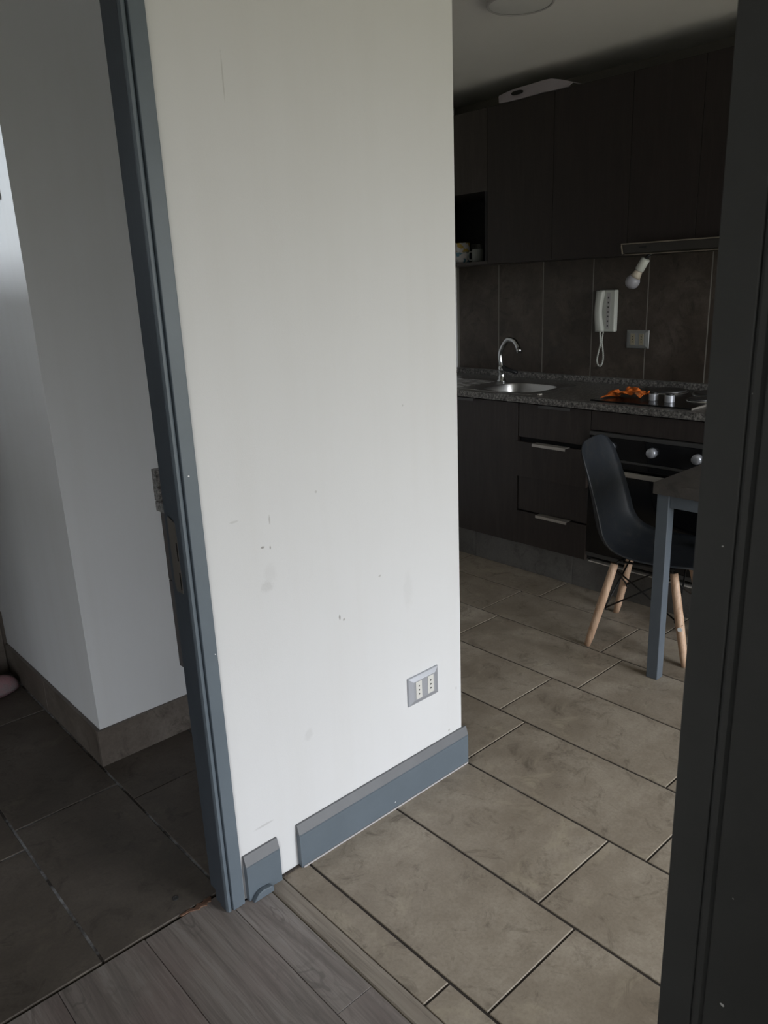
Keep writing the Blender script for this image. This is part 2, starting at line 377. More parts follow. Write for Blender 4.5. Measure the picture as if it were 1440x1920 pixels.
# ------------------------------------------------------------------ floors
fk = struct(B('floor', .812, XB-.008, -2.0, YE, -.06, -.0028, 'grout'), 'kitchen floor of large brown-grey stone tiles with dark joints', 'floor')
fh = struct(B('floor_hall', -2.6, .790, -2.6, YW+.068, -.06, -.010, 'subfloor'), 'hall floor of grey-brown wood planks', 'floor')
fb = struct(B('floor_bathroom', -1.1, 1.40, YW+.074, 4.0, -.06, -.0018, 'grout_bath'), 'bathroom floor tiles with shade painted in and pale dirty joints', 'floor')
cache = {}
def piece(name, x0, x1, y0, y1, z0, z1, m, parent, bev=.0014, tilt=0):
    key = (name, round(x1-x0, 4), round(y1-y0, 4), round(z1-z0, 4), m)
    if key not in cache:
        bm = bmesh.new(); dx, dy = (x1-x0)/2, (y1-y0)/2
        box(bm, -dx, dx, -dy, dy, z0-z1, 0)
        bmesh.ops.recalc_face_normals(bm, faces=bm.faces[:])
        if bev: bmesh.ops.bevel(bm, geom=[e for e in bm.edges if all(v.co.z > -1e-6 for v in e.verts)], offset=bev, segments=1, affect='EDGES')
        me = bpy.data.meshes.new(name); bm.to_mesh(me); bm.free(); me.materials.append(M[m]); cache[key] = me
    o = bpy.data.objects.new(name, cache[key]); COL.objects.link(o)
    o.location = Vector(((x0+x1)/2, (y0+y1)/2, z1)); o.parent = parent; o.location = o.location-parent.location
    if tilt: o.rotation_euler = (random.uniform(-tilt, tilt), random.uniform(-tilt, tilt), 0)
    return o
G = .0026
# kitchen: courses run along y, pitch .2993; phase of the cross joints of each course
rows = [(.832, .911, .876), (.911, 1.213, .775), (1.213, 1.511, .876), (1.511, 1.811, 1.374), (1.811, 2.111, 1.484), (2.111, 2.405, 1.376), (2.405, 2.692, 1.471), (2.692, 2.93, 1.372)]
YS = -1.98
for i, (x0, x1, ph) in enumerate(rows):
    if i == 5: ph = 1.376
    k0 = math.floor((YS-ph)/.603); yt = YE if x0 > 1.48 else YW-.003
    y = ph+k0*.603
    while y < yt:
        a, b_ = max(y+G, YS), min(y+.603-G, yt)
        if b_-a > .02: piece('tile', x0+G+.0007, x1-G-.0007, a, b_, -.008, 0, 'tile', fk, tilt=.0006)
        y += .603
# fix-up: crosses seen at 1.98 in the sixth course come from the same .603 pitch
# bathroom tiles
brow = [(-1.1, -.778, 1.85), (-.778, -.482, 2.04), (-.482, -.186, 1.94), (-.186, .110, 2.04), (.110, .408, 1.939), (.408, .705, 2.036), (.705, 1.0, 1.932), (1.0, 1.40, 2.036)]
for x0, x1, ph in brow:
    y = ph-.603*2
    while y < 4.0:
        a, b_ = max(y+G, YW+.069), min(y+.603-G, 4.0)
        if b_-a > .02: piece('tile', x0+G+.0006, x1-G-.0006, a, b_, -.008, 0, 'tile_bath_shaded', fb, tilt=.0008)
        y += .603
# hall planks, .195 wide along y
xs = [.789, .696, .501, .306, .111, -.084, -.279, -.474, -.669, -.864, -1.059, -1.254, -1.449, -1.644, -1.839, -2.034, -2.229, -2.424, -2.6]
ends = [.984, .31, -.18, .45, .05, .6]
for i in range(len(xs)-1):
    x1, x0 = xs[i]-.0006, xs[i+1]+.0006
    yt = YW-.002 if (x0 > .69 or x1 < -.2) else YW+.062
    if i == 1: yt = YW+.060
    y = yt; e = ends[i % len(ends)]
    segs = []; top = yt; cur = e
    while top > -2.58:
        lo = max(cur, -2.58); segs.append((lo+.0005, top-.0005)); top = lo; cur = lo-1.2
    for a, b_ in segs:
        if b_-a > .01: piece('plank', x0, x1, a, b_, -.009, -.001, 'laminate', fh, bev=.0008)
# threshold strip: reducer profile along y
bm = bmesh.new(); prism(bm, [(.7915, -.001), (.7935, .0022), (.800, .0034), (.8225, .0030), (.8325, .0005), (.8325, -.004), (.7905, -.004)], 'y', .40, YW-.005)
struct(obj('trim_1', bm, 'strip'), 'worn wooden threshold strip between planks and kitchen tiles', 'trim')
# splintered raw wood sliver under the bathroom tile edge at the jamb
bm = bmesh.new(); random.seed(3)
pts = [(.592+.0066*i, YW+.066+random.uniform(-.004, .004)*(i > 0)) for i in range(13)]; w_ = [.002, .003, .003, .005, .008, .007, .011, .013, .012, .014, .012, .013, .006]
top = [(p[0], p[1]) for p in pts]; bot = [(p[0]+.002, p[1]-w_[i]-random.uniform(0, .003)) for i, p in enumerate(pts)]
prism(bm, top+bot[::-1], 'z', -.004, .0016)
struct(obj('trim_2', bm, 'raw_wood'), 'splintered reddish raw wood edge beside the bathroom door jamb', 'trim')
# screw head on the bathroom floor tile
bm = bmesh.new(); lathe(bm, [(.0075, 0), (.0075, .0012), (.0045, .002), (.0045, .0008), (.001, .0008)], 16, (.610, 1.497, 0))
tag(obj('screw', bm, 'dark_metal', smooth=False), 'small dark screw head set in the bathroom floor tile', 'screw')

# ------------------------------------------------------------------ doorway to the bathroom (left)
d1 = thing('door_1', 'slate grey painted door frame of the bathroom', 'door frame', (.70, YW, 0)); d1['kind'] = 'structure'
def C(name, bm, m, parent, **k):
    o = obj(name, bm, m, None, shift=True, **k); o.parent = parent
    o.location = o.location-parent.location
    return o
bm = bmesh.new(); box(bm, .6905, .7225, YW-.012, YW-.0005, 0, 2.09); box(bm, -.222, .6905, YW-.012, YW-.0005, 2.058, 2.09); box(bm, -.222, -.19, YW-.012, YW-.0005, 0, 2.058)
C('casing', bm, 'trim', d1, bevel=.0018)
bm = bmesh.new(); prism(bm, [(.6765, YW-.004), (.679, YW-.009), (.684, YW-.0095), (.6875, YW-.007), (.6885, YW-.001), (.6765, YW-.001)], 'z', 0, 2.056)
C('bead', bm, 'trim', d1)
bm = bmesh.new(); box(bm, .6765, .7215, YW, YW+.024, 0, 2.07); box(bm, .680, .7215, YW+.0241, YW+.050, 0, 2.07); box(bm, .694, .7215, YW+.0501, YW+.1, 0, 2.07)
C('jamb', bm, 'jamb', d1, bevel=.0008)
bm = bmesh.new(); box(bm, -.19, -.165, YW, YW+.1, 0, 2.058); box(bm, -.165, .6765, YW, YW+.1, 2.052, 2.07)
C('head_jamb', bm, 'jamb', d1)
bm = bmesh.new(); prism(bm, [(YW+.020, .953), (YW+.047, .963), (YW+.049, .955), (YW+.049, .82), (YW+.043, .800), (YW+.018, .800), (YW+.018, .93)], 'x', .6752, .6768)
M['latch'] = Mat('dull_latch_metal', (.15, .14, .13, 1), .5, .3).m
sp = C('strike_plate', bm, 'latch', d1); sp['label'] = 'dull metal latch plate with two dark slots'
for z0, z1 in ((.872, .911), (.808, .846)):
    o = B('slot', .6744, .6752, YW+.0185, YW+.0225, z0, z1, 'hole', None); o.parent = sp; o.location = o.location-sp.location-d1.location

# right hand frame close to the camera, with the leaf folded back against it
d2 = thing('door_2', 'slate grey door frame close by at the right edge, shade painted in', 'door frame', (.83, .35, 0)); d2['kind'] = 'structure'
bm = bmesh.new(); box(bm, .80, .815, .333, .377, 0, 2.09); C('casing', bm, 'frame_shaded', d2, bevel=.002)
bm = bmesh.new(); prism(bm, [(.815, .318), (.803, .318), (.7975, .321), (.7965, .327), (.8005, .3315), (.815, .3325)], 'z', 0, 2.09); C('bead', bm, 'frame_shaded', d2)
bm = bmesh.new(); box(bm, .815, .900, .3155, .376, 0, 2.09); C('jamb', bm, 'frame_shaded', d2, bevel=.001)
bm = bmesh.new(); box(bm, .8005, .8145, .10, .3175, 0, 2.09); C('panel', bm, 'frame_shaded', d2, bevel=.0015)
bm = bmesh.new(); box(bm, .8005, .8145, -.6, .0995, 0, 2.09); C('panel', bm, 'frame_shaded', d2, bevel=.0015)

# ------------------------------------------------------------------ skirting boards of the white wall
def skirt_profile(y0, t=.014, h=.120):   # plane (y,z)
    return [(y0, 0), (y0-t, .003), (y0-t, h-.028), (y0-t+.0012, h-.027), (y0-t+.0012, h-.024), (y0-t+.002, h-.022), (y0-.005, h), (y0, h)]
def skirting(name, x0, x1, label, wrap=False):
    t = thing(name, label, 'baseboard', ((x0+x1)/2, YW, 0)); t['kind'] = 'structure'
    bm = bmesh.new(); y0 = YW-.0005
    a = [(y0, .0), (y0-.014, .0), (y0-.014, .092), (y0-.0128, .0925), (y0-.0128, .0945), (y0-.0135, .095), (y0, .0955)]
    prism(bm, a, 'x', x0, x1); C('board', bm, 'trim', t, bevel=.0004)
    bm = bmesh.new(); prism(bm, [(y0, .0956), (y0-.0135, .0956), (y0-.005, .121), (y0-.001, .1215), (y0, .1215)], 'x', x0, x1)
    C('top_edge', bm, 'trim_top', t)
    if wrap:
        bm = bmesh.new(); prism(bm, [(1.5005, 0), (1.5140, 0), (1.5140, .0955), (1.506, .121), (1.5005, .1215)], 'y', YW+.0005, YE-.3)
        C('return_board', bm, 'trim', t)
    return t
skirting('baseboard_long', .8885, 1.5142, 'long slate grey skirting board along the white wall', True)
sk = skirting('baseboard_short', .7335, .8285, 'short slate grey skirting piece beside the door casing')
bm = bmesh.new(); prism(bm, [(.738, .0), (.795, .0), (.7955, .012), (.790, .018), (.765, .021), (.752, .017), (.744, .008)], 'y', YW-.028, YW-.0150)
C('loose_chip', bm, 'trim', sk, bevel=.002)
bm = bmesh.new(); box(bm, .893, 1.51, YW-.0175, YW-.0150, 0, .0045)
struct(obj('trim_3', bm, 'white_grey'), 'thin pale sealant line under the long grey skirting', 'trim')
random.seed(11)
bm = bmesh.new(); lay = []
for i in range(9): lay.append((.829+.0075*i, YW-.004-random.uniform(0, .006)))
prism(bm, [(.829, YW-.001)]+lay+[(.8885, YW-.001)], 'z', 0, .004)
struct(obj('trim_4', bm, 'grout'), 'crumbled mortar between the two skirting pieces', 'trim')

# ------------------------------------------------------------------ bathroom: tile skirting, ledge, vanity, slipper
def tile_strip(name, segs, label, axis):
    t = thing(name, label, 'baseboard', (0, 0, 0)); t['kind'] = 'structure'
    for a, b_ in segs:
        bm = bmesh.new()
        if axis == 'x': box(bm, a, b_, 2.149, 2.1595, 0, .1215)
        else: box(bm, .7085, .7195, a, b_, 0, .1215)
        C('tile', bm, 'tile_skirt', t, bevel=.0008)
    return t
tile_strip('baseboard_front', [(.7085, 1.18), (1.182, 1.398)], 'brown-grey tile skirting on the pillar wall facing the doorway', 'x')
tile_strip('baseboard_left', [(2.161, 2.617), (2.6195, 3.028)], 'brown-grey tile skirting on the shaded side of the pillar', 'y')
t = thing('shower_ledge', 'low tiled ledge at the far left end of the bathroom', 'ledge', (.3, 3.08, 0))
bm = bmesh.new(); box(bm, -1.1, .7195, 3.04, 3.14, 0, .250); C('core', bm, 'tile_bath_shaded', t)
for a, b_ in ((.115, .705), (-.485, .1125), (-1.09, -.4875)):
    bm = bmesh.new(); box(bm, a, b_, 3.031, 3.0395, .002, .249); C('tile', bm, 'tile_skirt', t, bevel=.0008)
    bm = bmesh.new(); box(bm, a, b_, 3.031, 3.14, .2505, .258); C('tile', bm, 'tile_bath_shaded', t, bevel=.0008)
# vanity
t = thing('bathroom_vanity', 'dark wall-hung bathroom vanity with grey granite top, half hidden by the casing', 'cabinet', (1.2, 1.8, 0))
y0, y1 = 1.50, 2.149
bm = bmesh.new(); box(bm, 1.02, 1.398, y0, y1, .24, .765); C('carcass', bm, 'wenge_lower', t)
bm = bmesh.new(); box(bm, 1.00, 1.0195, y0, y1, .5395, .760); C('drawer_front', bm, 'wenge_lower', t, bevel=.001)
bm = bmesh.new(); box(bm, 1.00, 1.0195, y0, y1, .238, .5365); C('drawer_front', bm, 'wenge_lower', t, bevel=.001)
bm = bmesh.new(); box(bm, .988, 1.398, y0, y1, .7655, .795); C('worktop', bm, 'granite', t, bevel=.001)
bm = bmesh.new(); box(bm, .992, 1.398, y1-.020, y1+.010, .7955, .893); C('side_splash', bm, 'granite', t, bevel=.001)
# slipper
t = thing('slipper', 'pink plush slipper on the bathroom tiles at the foot of the ledge', 'slipper', (.60, 2.875, 0), .0)
def blob(bm, L, W_, H, cx=0, cz=0, nu=20, nv=10, flat=.0):
    rings = []
    for j in range(nv+1):
        ph = -math.pi/2+math.pi*j/nv; ring = []
        for k in range(nu):
            a = 2*math.pi*k/nu; x = math.cos(ph)*math.cos(a)*L; y = math.cos(ph)*math.sin(a)*W_; z = math.sin(ph)*H
            x *= 1+.0*z; ring.append(bm.verts.new((x+cx, y, max(z, -flat)+cz)))
        rings.append(ring)
    for a, b_ in zip(rings, rings[1:]):
        for k in range(nu): bm.faces.new((a[k], a[(k+1) % nu], b_[(k+1) % nu], b_[k]))
    bmesh.ops.remove_doubles(bm, verts=bm.verts[:], dist=1e-5)
bm = bmesh.new(); blob(bm, .125, .050, .016, -.03, .012, flat=.012); C2 = obj('sole', bm, 'pink_dark', t, smooth=True)
bm = bmesh.new(); blob(bm, .070, .048, .050, .022, .022, flat=.008); obj('upper', bm, 'pink', t, smooth=True)
bm = bmesh.new(); tube(bm, spline([(-.045, -.04, .03), (-.05, -.035, .06), (-.05, 0, .078), (-.05, .035, .06), (-.045, .04, .03)], 6), .012, 8); obj('cuff', bm, 'pink', t, smooth=True)
# bar added out of view to throw the narrow shadow on the lit wall
t = thing('shadow_bar', 'unseen grey metal bar added to cast a shadow on the bathroom wall', 'towel bar', (.72, 2.6, 1.66))
bm = bmesh.new(); tube(bm, [(-.07, -.36, 0), (-.07, .5, 0)], .011, 12); obj('bar', bm, 'dark_metal', t, smooth=True)
for yy in (-.34, .48):
    bm = bmesh.new(); tube(bm, [(-.07, yy, 0), (-.0005, yy, 0)], .009, 10); obj('bracket', bm, 'dark_metal', t, smooth=True)

# ------------------------------------------------------------------ outlets
def outlet(name, label, loc, rz, mats, group='double socket outlets'):
    t = thing(name, label, 'socket', loc, rz, group)     # local: x right, z up, front towards -y
    W_, H, D = .0595, .0435, .009
    bm = bmesh.new()
    rim = [(-W_, 0, -H), (W_, 0, -H), (W_, 0, H), (-W_, 0, H)]
    a = [bm.verts.new(p) for p in rim]
    b_ = [bm.verts.new((p[0]*.975, -.004, p[2]*.97)) for p in rim]
    c = [bm.verts.new((p[0]*.70, -D, p[2]*.66)) for p in rim]
    for i in range(4):
        bm.faces.new((a[i], a[(i+1) % 4], b_[(i+1) % 4], b_[i])); bm.faces.new((b_[i], b_[(i+1) % 4], c[(i+1) % 4], c[i]))
    bm.faces.new(c); bm.faces.new(a[::-1])
    obj('faceplate', bm, mats[0], t, bevel=.0015, shift=False)
    for s in (-1, 1):
        cx = s*.0228
        o = obj('socket', box(bmesh.new(), cx-.0115, cx+.0115, -D-.0012, -D+.002, -.0265, .0265), mats[1], t, bevel=.0006)
        for dz in (-.012, 0, .012):
            bm = bmesh.new(); lathe(bm, [(.0026, -D-.0013), (.0026, -D-.0010)], 12, (cx, 0, dz), 'y'); h = obj('pin_hole', bm, 'hole', None, shift=False); h.parent = o
    return t
outlet('socket_outlet', 'silver double socket low on the white wall', (1.3425, YW-.0005, .3235), 0, ('silver_plastic', 'ivory'))
outlet('socket_outlet', 'dull grey double socket on the dark kitchen wall tiles', (XB-.0095, 1.980, 1.096), -math.pi/2, ('back_plate', 'ivory_dark'))

# ------------------------------------------------------------------ kitchen back wall tiles
wk = bpy.data.objects['wall_kitchen_back']
ty = [3.134, 2.8385, 2.5400, 2.2395, 1.9410, 1.6410, 1.3430, 1.0440, .745]
for i in range(len(ty)-1):
    for z0, z1 in ((.9065, 1.500), (1.503, 1.60)):
        if z0 > 1.5 and i != 5 and i != 6: continue
        bm = bmesh.new(); box(bm, XB-.0085, XB-.0076, ty[i+1]+.0028, ty[i]-.0028, z0, z1)
        C('tile', bm, 'tile_wall', wk, bevel=.0008)

# ------------------------------------------------------------------ worktop with sink hole
t = thing('worktop', 'speckled grey granite kitchen worktop along the back wall', 'worktop', (3.15, 1.9, .846))
XF = 2.860; ZT = .876; XR = XB-.0005
sx0, sx1, sy0, sy1 = 2.92, 3.27, 2.215, 3.06
bm = bmesh.new()
for a in ((XF, XR, .50, sy0), (XF, sx0, sy0, sy1), (sx1, XR, sy0, sy1), (XF, XR, sy1, YE-.001)): box(bm, a[0], a[1], a[2], a[3], .847, ZT)
C('slab', bm, 'granite', t)
bm = bmesh.new(); box(bm, XB-.028, XB-.009, .50, YE-.022, ZT+.0002, .9060); C('upstand', bm, 'granite', t, bevel=.001)
bm = bmesh.new(); box(bm, XF+.01, XB-.009, YE-.0215, YE-.001, ZT+.0002, .9060); C('end_upstand', bm, 'granite', t, bevel=.001)
# sink
t = thing('kitchen_sink', 'stainless steel sink set into the grey granite worktop', 'sink', (3.09, 2.6, ZT))
bm = bmesh.new()
bcx, bcy, brx, bry = 3.080, 2.400, .148, .165
N = 48
def se(a, rx, ry, n=3.2):
    c, s = math.cos(a), math.sin(a); return (math.copysign(abs(c)**(2/n), c)*rx, math.copysign(abs(s)**(2/n), s)*ry)
outer = []
# rim: outer rectangle sampled to N points by angle
def rect_pt(a, x0, x1, y0, y1, cx, cy):
    c, s = math.cos(a), math.sin(a); tx = ((x1-cx)/c if c > 1e-9 else (x0-cx)/c if c < -1e-9 else 1e9); t2 = ((y1-cy)/s if s > 1e-9 else (y0-cy)/s if s < -1e-9 else 1e9)
    k = min(tx, t2); return (cx+c*k, cy+s*k)
angs = sorted(set([2*math.pi*k/N for k in range(N)]+[math.atan2(yy-bcy, xx-bcx) % (2*math.pi) for xx in (sx0-.008, sx1+.008) for yy in (sy0-.008, 2.605)]))
R0 = [bm.verts.new((*rect_pt(a, sx0-.008, sx1+.008, sy0-.008, 2.605, bcx, bcy), ZT+.0025)) for a in angs]
Rb = [bm.verts.new((*rect_pt(a, sx0-.008, sx1+.008, sy0-.008, 2.605, bcx, bcy), ZT+.0002)) for a in angs]
rings = [Rb, R0]
for sc, z in ((1.0, ZT+.002), (.985, ZT-.004), (.955, ZT-.05), (.90, ZT-.12), (.80, ZT-.150), (.10, ZT-.158)):
    rings.append([bm.verts.new((bcx+se(a, brx*sc, bry*sc)[0], bcy+se(a, brx*sc, bry*sc)[1], z)) for a in angs])
for a, b_ in zip(rings, rings[1:]):
    n = len(angs)
    for k in range(n): bm.faces.new((a[k], a[(k+1) % n], b_[(k+1) % n], b_[k]))
bm.faces.new(rings[-1])
C('basin', bm, 'steel', t, smooth=False)
for p in bpy.data.objects['basin'].data.polygons: p.use_smooth = p.center.z < .155 
bm = bmesh.new(); box(bm, sx0-.008, sx1+.008, 2.6052, sy1+.008, ZT+.0002, ZT+.0025)
for k in range(7): box(bm, 2.955+.04*k, 2.967+.04*k, 2.66, 3.02, ZT+.0026, ZT+.0045)
C('drainboard', bm, 'steel', t)
bm = bmesh.new(); lathe(bm, [(.04, ZT-.157), (.035, ZT-.153), (.012, ZT-.155), (.002, ZT-.155)], 24, (bcx, bcy, 0)); C('drain', bm, 'chrome', t, smooth=True)
# faucet
t = thing('faucet', 'chrome gooseneck kitchen tap rising behind the sink', 'tap', (3.215, 2.625, ZT+.003))
bm = bmesh.new(); lathe(bm, [(.026, 0), (.026, .006), (.018, .012), (.017, .05), (.019, .055), (.019, .075), (.014, .085)], 24); obj('body', bm, 'chrome', t, smooth=True)
bm = bmesh.new(); pts = spline([(0, 0, .07), (0, .010, .11), (0, .010, .150), (-.002, -.012, .190), (-.012, -.050, .219), (-.022, -.095, .216), (-.030, -.122, .196), (-.034, -.136, .176)], 8)
tube(bm, pts, [.0115+.002*min(1, i/len(pts)) for i in range(len(pts))], 14); obj('spout', bm, 'chrome', t, smooth=True)
bm = bmesh.new(); tube(bm, [(-.0335, -.1345, .179), (-.037, -.144, .160)], .0145, 14); obj('nozzle', bm, 'chrome', t, smooth=True)
bm = bmesh.new(); tube(bm, [(0, -.008, .072), (0, -.04, .064), (0, -.098, .052)], [.016, .011, .010], 12); h = obj('lever', bm, 'black_plastic', t, smooth=True); h['label'] = 'dark lever handle'

# ------------------------------------------------------------------ lower cabinets
XD = 2.880; FT = .018
def handle(parent, x, y0, y1, z, name='handle', m='alu', d=.024):
    bm = bmesh.new(); box(bm, x-d, x+.014, y0, y1, z, z+.0025); box(bm, x-d, x-d+.0025, y0, y1, z-.010, z)
    o = obj(name, bm, m, None, shift=True); o.parent = parent; p = parent; off = Vector((0, 0, 0))
    while p: off += p.location; p = p.parent
    o.location = o.location-off; o['label'] = 'brushed aluminium edge pull'; return o
def front(parent, name, x, y0, y1, z0, z1, m='wenge_lower', bev=.001):
    bm = bmesh.new(); box(bm, x, x+FT, y0, y1, z0, z1); return C(name, bm, m, parent, bevel=bev)
def cabinet(name, label, y0, y1):
    t = thing(name, label, 'cabinet', (3.17, (y0+y1)/2, 0)); 
    bm = bmesh.new(); box(bm, XD+FT+.001, XB-.012, y0+.001, y1-.001, .155, .700); C('carcass', bm, 'void', t)
    return t
c1 = cabinet('drawer_cabinet', 'dark wenge drawer unit with two drawers slightly ajar, left of the oven', 1.858, 2.250)
f = front(c1, 'false_front', XD, 1.860, 2.248, .682, .8395); handle(c1, XD, 1.952, 2.122, .8405, m='dark_metal')
f = front(c1, 'drawer', XD-.024, 1.859, 2.249, .497, .664); handle(f, XD-.024, 1.956, 2.136, .6645); f['label'] = 'upper drawer standing slightly open'
bm = bmesh.new(); box(bm, XD-.0055, XD+.0002, 1.875, 2.235, .505, .64); C('drawer_box', bm, 'void', c1)
front(c1, 'drawer', XD, 1.860, 2.248, .325, .4935)
f = front(c1, 'drawer', XD-.011, 1.859, 2.249, .157, .321); handle(f, XD-.011, 1.948, 2.12, .3215, m='alu'); f['label'] = 'bottom drawer standing slightly open'
for z0, z1, x in ((.497, .664, XD-.024), (.157, .321, XD-.011)):
    bm = bmesh.new(); box(bm, x+.0002, x+FT-.0002, 1.8575, 1.8588, z0+.001, z1-.001); C('edge_band', bm, 'edge', c1)
c2 = cabinet('sink_cabinet', 'dark wenge sink base cabinet with plain doors at the left end', 2.252, YE-.002)
front(c2, 'door', XD, 2.254, 2.698, .150, .8395); handle(c2, XD, 2.512, 2.66, .8405, m='dark_metal'); front(c2, 'door', XD, 2.702, YE-.004, .150, .8395)
c3 = thing('oven_cabinet', 'dark wenge surround with a plain fascia above the oven', 'cabinet', (3.17, 1.55, 0))
front(c3, 'fascia', XD, 1.250, 1.856, .757, .8395)
bm = bmesh.new(); box(bm, XD+FT+.001, XB-.012, 1.240, 1.256, .155, .700); C('side_panel', bm, 'wenge_lower', c3)
bm = bmesh.new(); box(bm, XD+FT+.05, XB-.012, 1.258, 1.855, .155, .172); C('bottom_panel', bm, 'wenge_lower', c3)
c4 = cabinet('end_cabinet', 'dark wenge base cabinet right of the oven, hidden by the table', .52, 1.238)
front(c4, 'door', XD, .522, 1.236, .150, .8395)
# plinth, tiled
t = thing('plinth', 'grey tiled plinth under the kitchen base cabinets', 'plinth', (2.92, 2, 0))
for a, b_ in ((2.55, YE-.001), (1.95, 2.548), (1.35, 1.948), (.52, 1.348)):
    bm = bmesh.new(); box(bm, 2.912, 2.922, a, b_, .0005, .148); C('tile', bm, 'plinth', t, bevel=.0008)
bm = bmesh.new(); box(bm, 2.9225, 2.94, .52, YE-.001, .0005, .148); C('backing', bm, 'grout_wall', t)
tag(B('white_strip', 2.884, 2.910, 1.262, 1.848, .150, .1545, 'white_edge'), 'pale strip below the black oven', 'strip')

# ------------------------------------------------------------------ oven
t = thing('oven', 'black built-in oven with silver trims and round control knobs', 'oven', (3.15, 1.558, .175))
oy0, oy1 = 1.2600, 1.8555
bm = bmesh.new(); box(bm, XD+.012, 3.40, oy0+.01, oy1-.01, .178, .750); C('body', bm, 'black_plastic', t)
bm = bmesh.new(); box(bm, XD-.012, XD+.011, oy0, oy1, .736, .7535); C('top_trim', bm, 'dark_metal', t, bevel=.002)
bm = bmesh.new(); box(bm, XD-.008, XD+.011, oy0, oy1, .6445, .7355); C('control_panel', bm, 'glass_black', t, bevel=.001)
bm = bmesh.new(); box(bm, XD-.012, XD+.011, oy0, oy1, .633, .644); C('lower_trim', bm, 'dark_metal', t, bevel=.002)
for yy in (1.750, 1.558, 1.366):
    bm = bmesh.new(); lathe(bm, [(.0215, XD-.0085), (.0205, XD-.022), (.018, XD-.030), (.006, XD-.031)], 24, (0, yy, .694), 'x'); k = C('knob', bm, 'silver_plastic', t, smooth=True)
bm = bmesh.new(); box(bm, XD-.010, XD+.011, oy0, oy1, .200, .6325); dr = C('oven_door', bm, 'glass_black', t, bevel=.002)
bm = bmesh.new(); box(bm, XD-.006, XD+.011, oy0, oy1, .180, .1985); C('bottom_trim', bm, 'dark_metal', t, bevel=.001)
bm = bmesh.new(); box(bm, XD-.045, XD-.028, oy0+.03, oy1-.03, .583, .603)
for yy in (oy0+.05, oy1-.07): box(bm, XD-.0285, XD-.0105, yy, yy+.02, .586, .600)
o = obj('handle', bm, 'alu', None, bevel=.003, shift=True); o.parent = dr; o.location = o.location-dr.location-t.location

# ------------------------------------------------------------------ hob
t = thing('hob', 'black electric hob with round burner plates in the worktop', 'hob', (3.14, 1.64, ZT))
bm = bmesh.new(); box(bm, 2.905, 3.385, 1.424, 1.885, ZT+.0003, ZT+.007); C('plate', bm, 'hob_black', t, bevel=.002)
bm = bmesh.new(); box(bm, 2.905, 3.385, 1.4205, 1.4238, ZT+.0003, ZT+.0075); o = C('side_trim', bm, 'alu', t)
for bx, by, r in ((3.115, 1.487, .052), (3.29, 1.52, .078), (3.275, 1.72, .078)):
    bm = bmesh.new(); lathe(bm, [(r+.009, ZT+.0072), (r+.008, ZT+.011), (r+.001, ZT+.0112), (r, ZT+.009)], 36, (bx, by, 0), caps=False); C('burner_ring', bm, 'chrome', t, smooth=True)
    bm = bmesh.new(); lathe(bm, [(r, ZT+.0072), (r, ZT+.016), (r-.006, ZT+.018), (.02, ZT+.0175), (.018, ZT+.016), (.001, ZT+.016)], 36, (bx, by, 0)); C('burner', bm, 'dark_metal', t, smooth=False, bevel=.001)
for bx, by in ((3.02, 1.650), (3.012, 1.573)):
    bm = bmesh.new(); lathe(bm, [(.0205, ZT+.0072), (.0205, ZT+.034), (.018, ZT+.036)], 28, (bx, by, 0)); k = C('knob', bm, 'silver_plastic', t, bevel=.0008); 
    bm = bmesh.new(); lathe(bm, [(.018, 0), (.017, .004), (.001, .0045)], 24); q = obj('knob_cap', bm, 'black_plastic', None, smooth=False, shift=False); q.parent = k; q.location = (0, 0, .0290)
# orange cloth
bm = bmesh.new(); nx, ny = 46, 46; grid = []
for i in range(nx+1):
    r_ = []
    for j in range(ny+1):
        u, v_ = i/nx*2-1, j/ny*2-1
        th = math.atan2(v_, u); rad = 1+.22*math.sin(3*th+.6)+.14*math.sin(5*th+2)
        k = 1/math.sqrt(1+.35*min(u*u, v_*v_))
        x = u*.060*rad*k; y = v_*.084*rad*k
        f1 = noise.noise(Vector((x*15+3, y*13, .3))); f2 = abs(noise.noise(Vector((x*30, y*34, 5.2))))
        e = max(0, 1-(u*u+v_*v_)**.5*.66)
        z = .004+max(0, .025*(.75+1.3*f1)+.030*f2)*(.35+e)
        if v_ > .45: z *= max(.25, 1-(v_-.45)*1.5)
        x += .014*noise.noise(Vector((y*22, x*10, 9))); y += .014*noise.noise(Vector((x*22, y*10, 2)))
        if y < -.080: y = -.080+(y+.080)*.12; z *= 1.25
        r_.append(bm.verts.new((x, y, z)))
    grid.append(r_)
for i in range(nx):
    for j in range(ny): bm.faces.new((grid[i][j], grid[i+1][j], grid[i+1][j+1], grid[i][j+1]))
o = obj('cleaning_cloth', bm, 'cloth', None, smooth=True, shift=False); o.location = (3.020, 1.766, ZT+.0085); o.rotation_euler = (0, 0, .15)
md = o.modifiers.new('thick', 'SOLIDIFY'); md.thickness = .002
tag(o, 'crumpled orange cleaning cloth beside the hob knobs', 'cloth')
# crumb on the worktop
tag(B('foil_crumb', 2.925, 2.945, 2.165, 2.180, ZT+.0003, ZT+.006, 'white_edge', bevel=.002), 'tiny pale crumb on the worktop right of the sink', 'crumb')

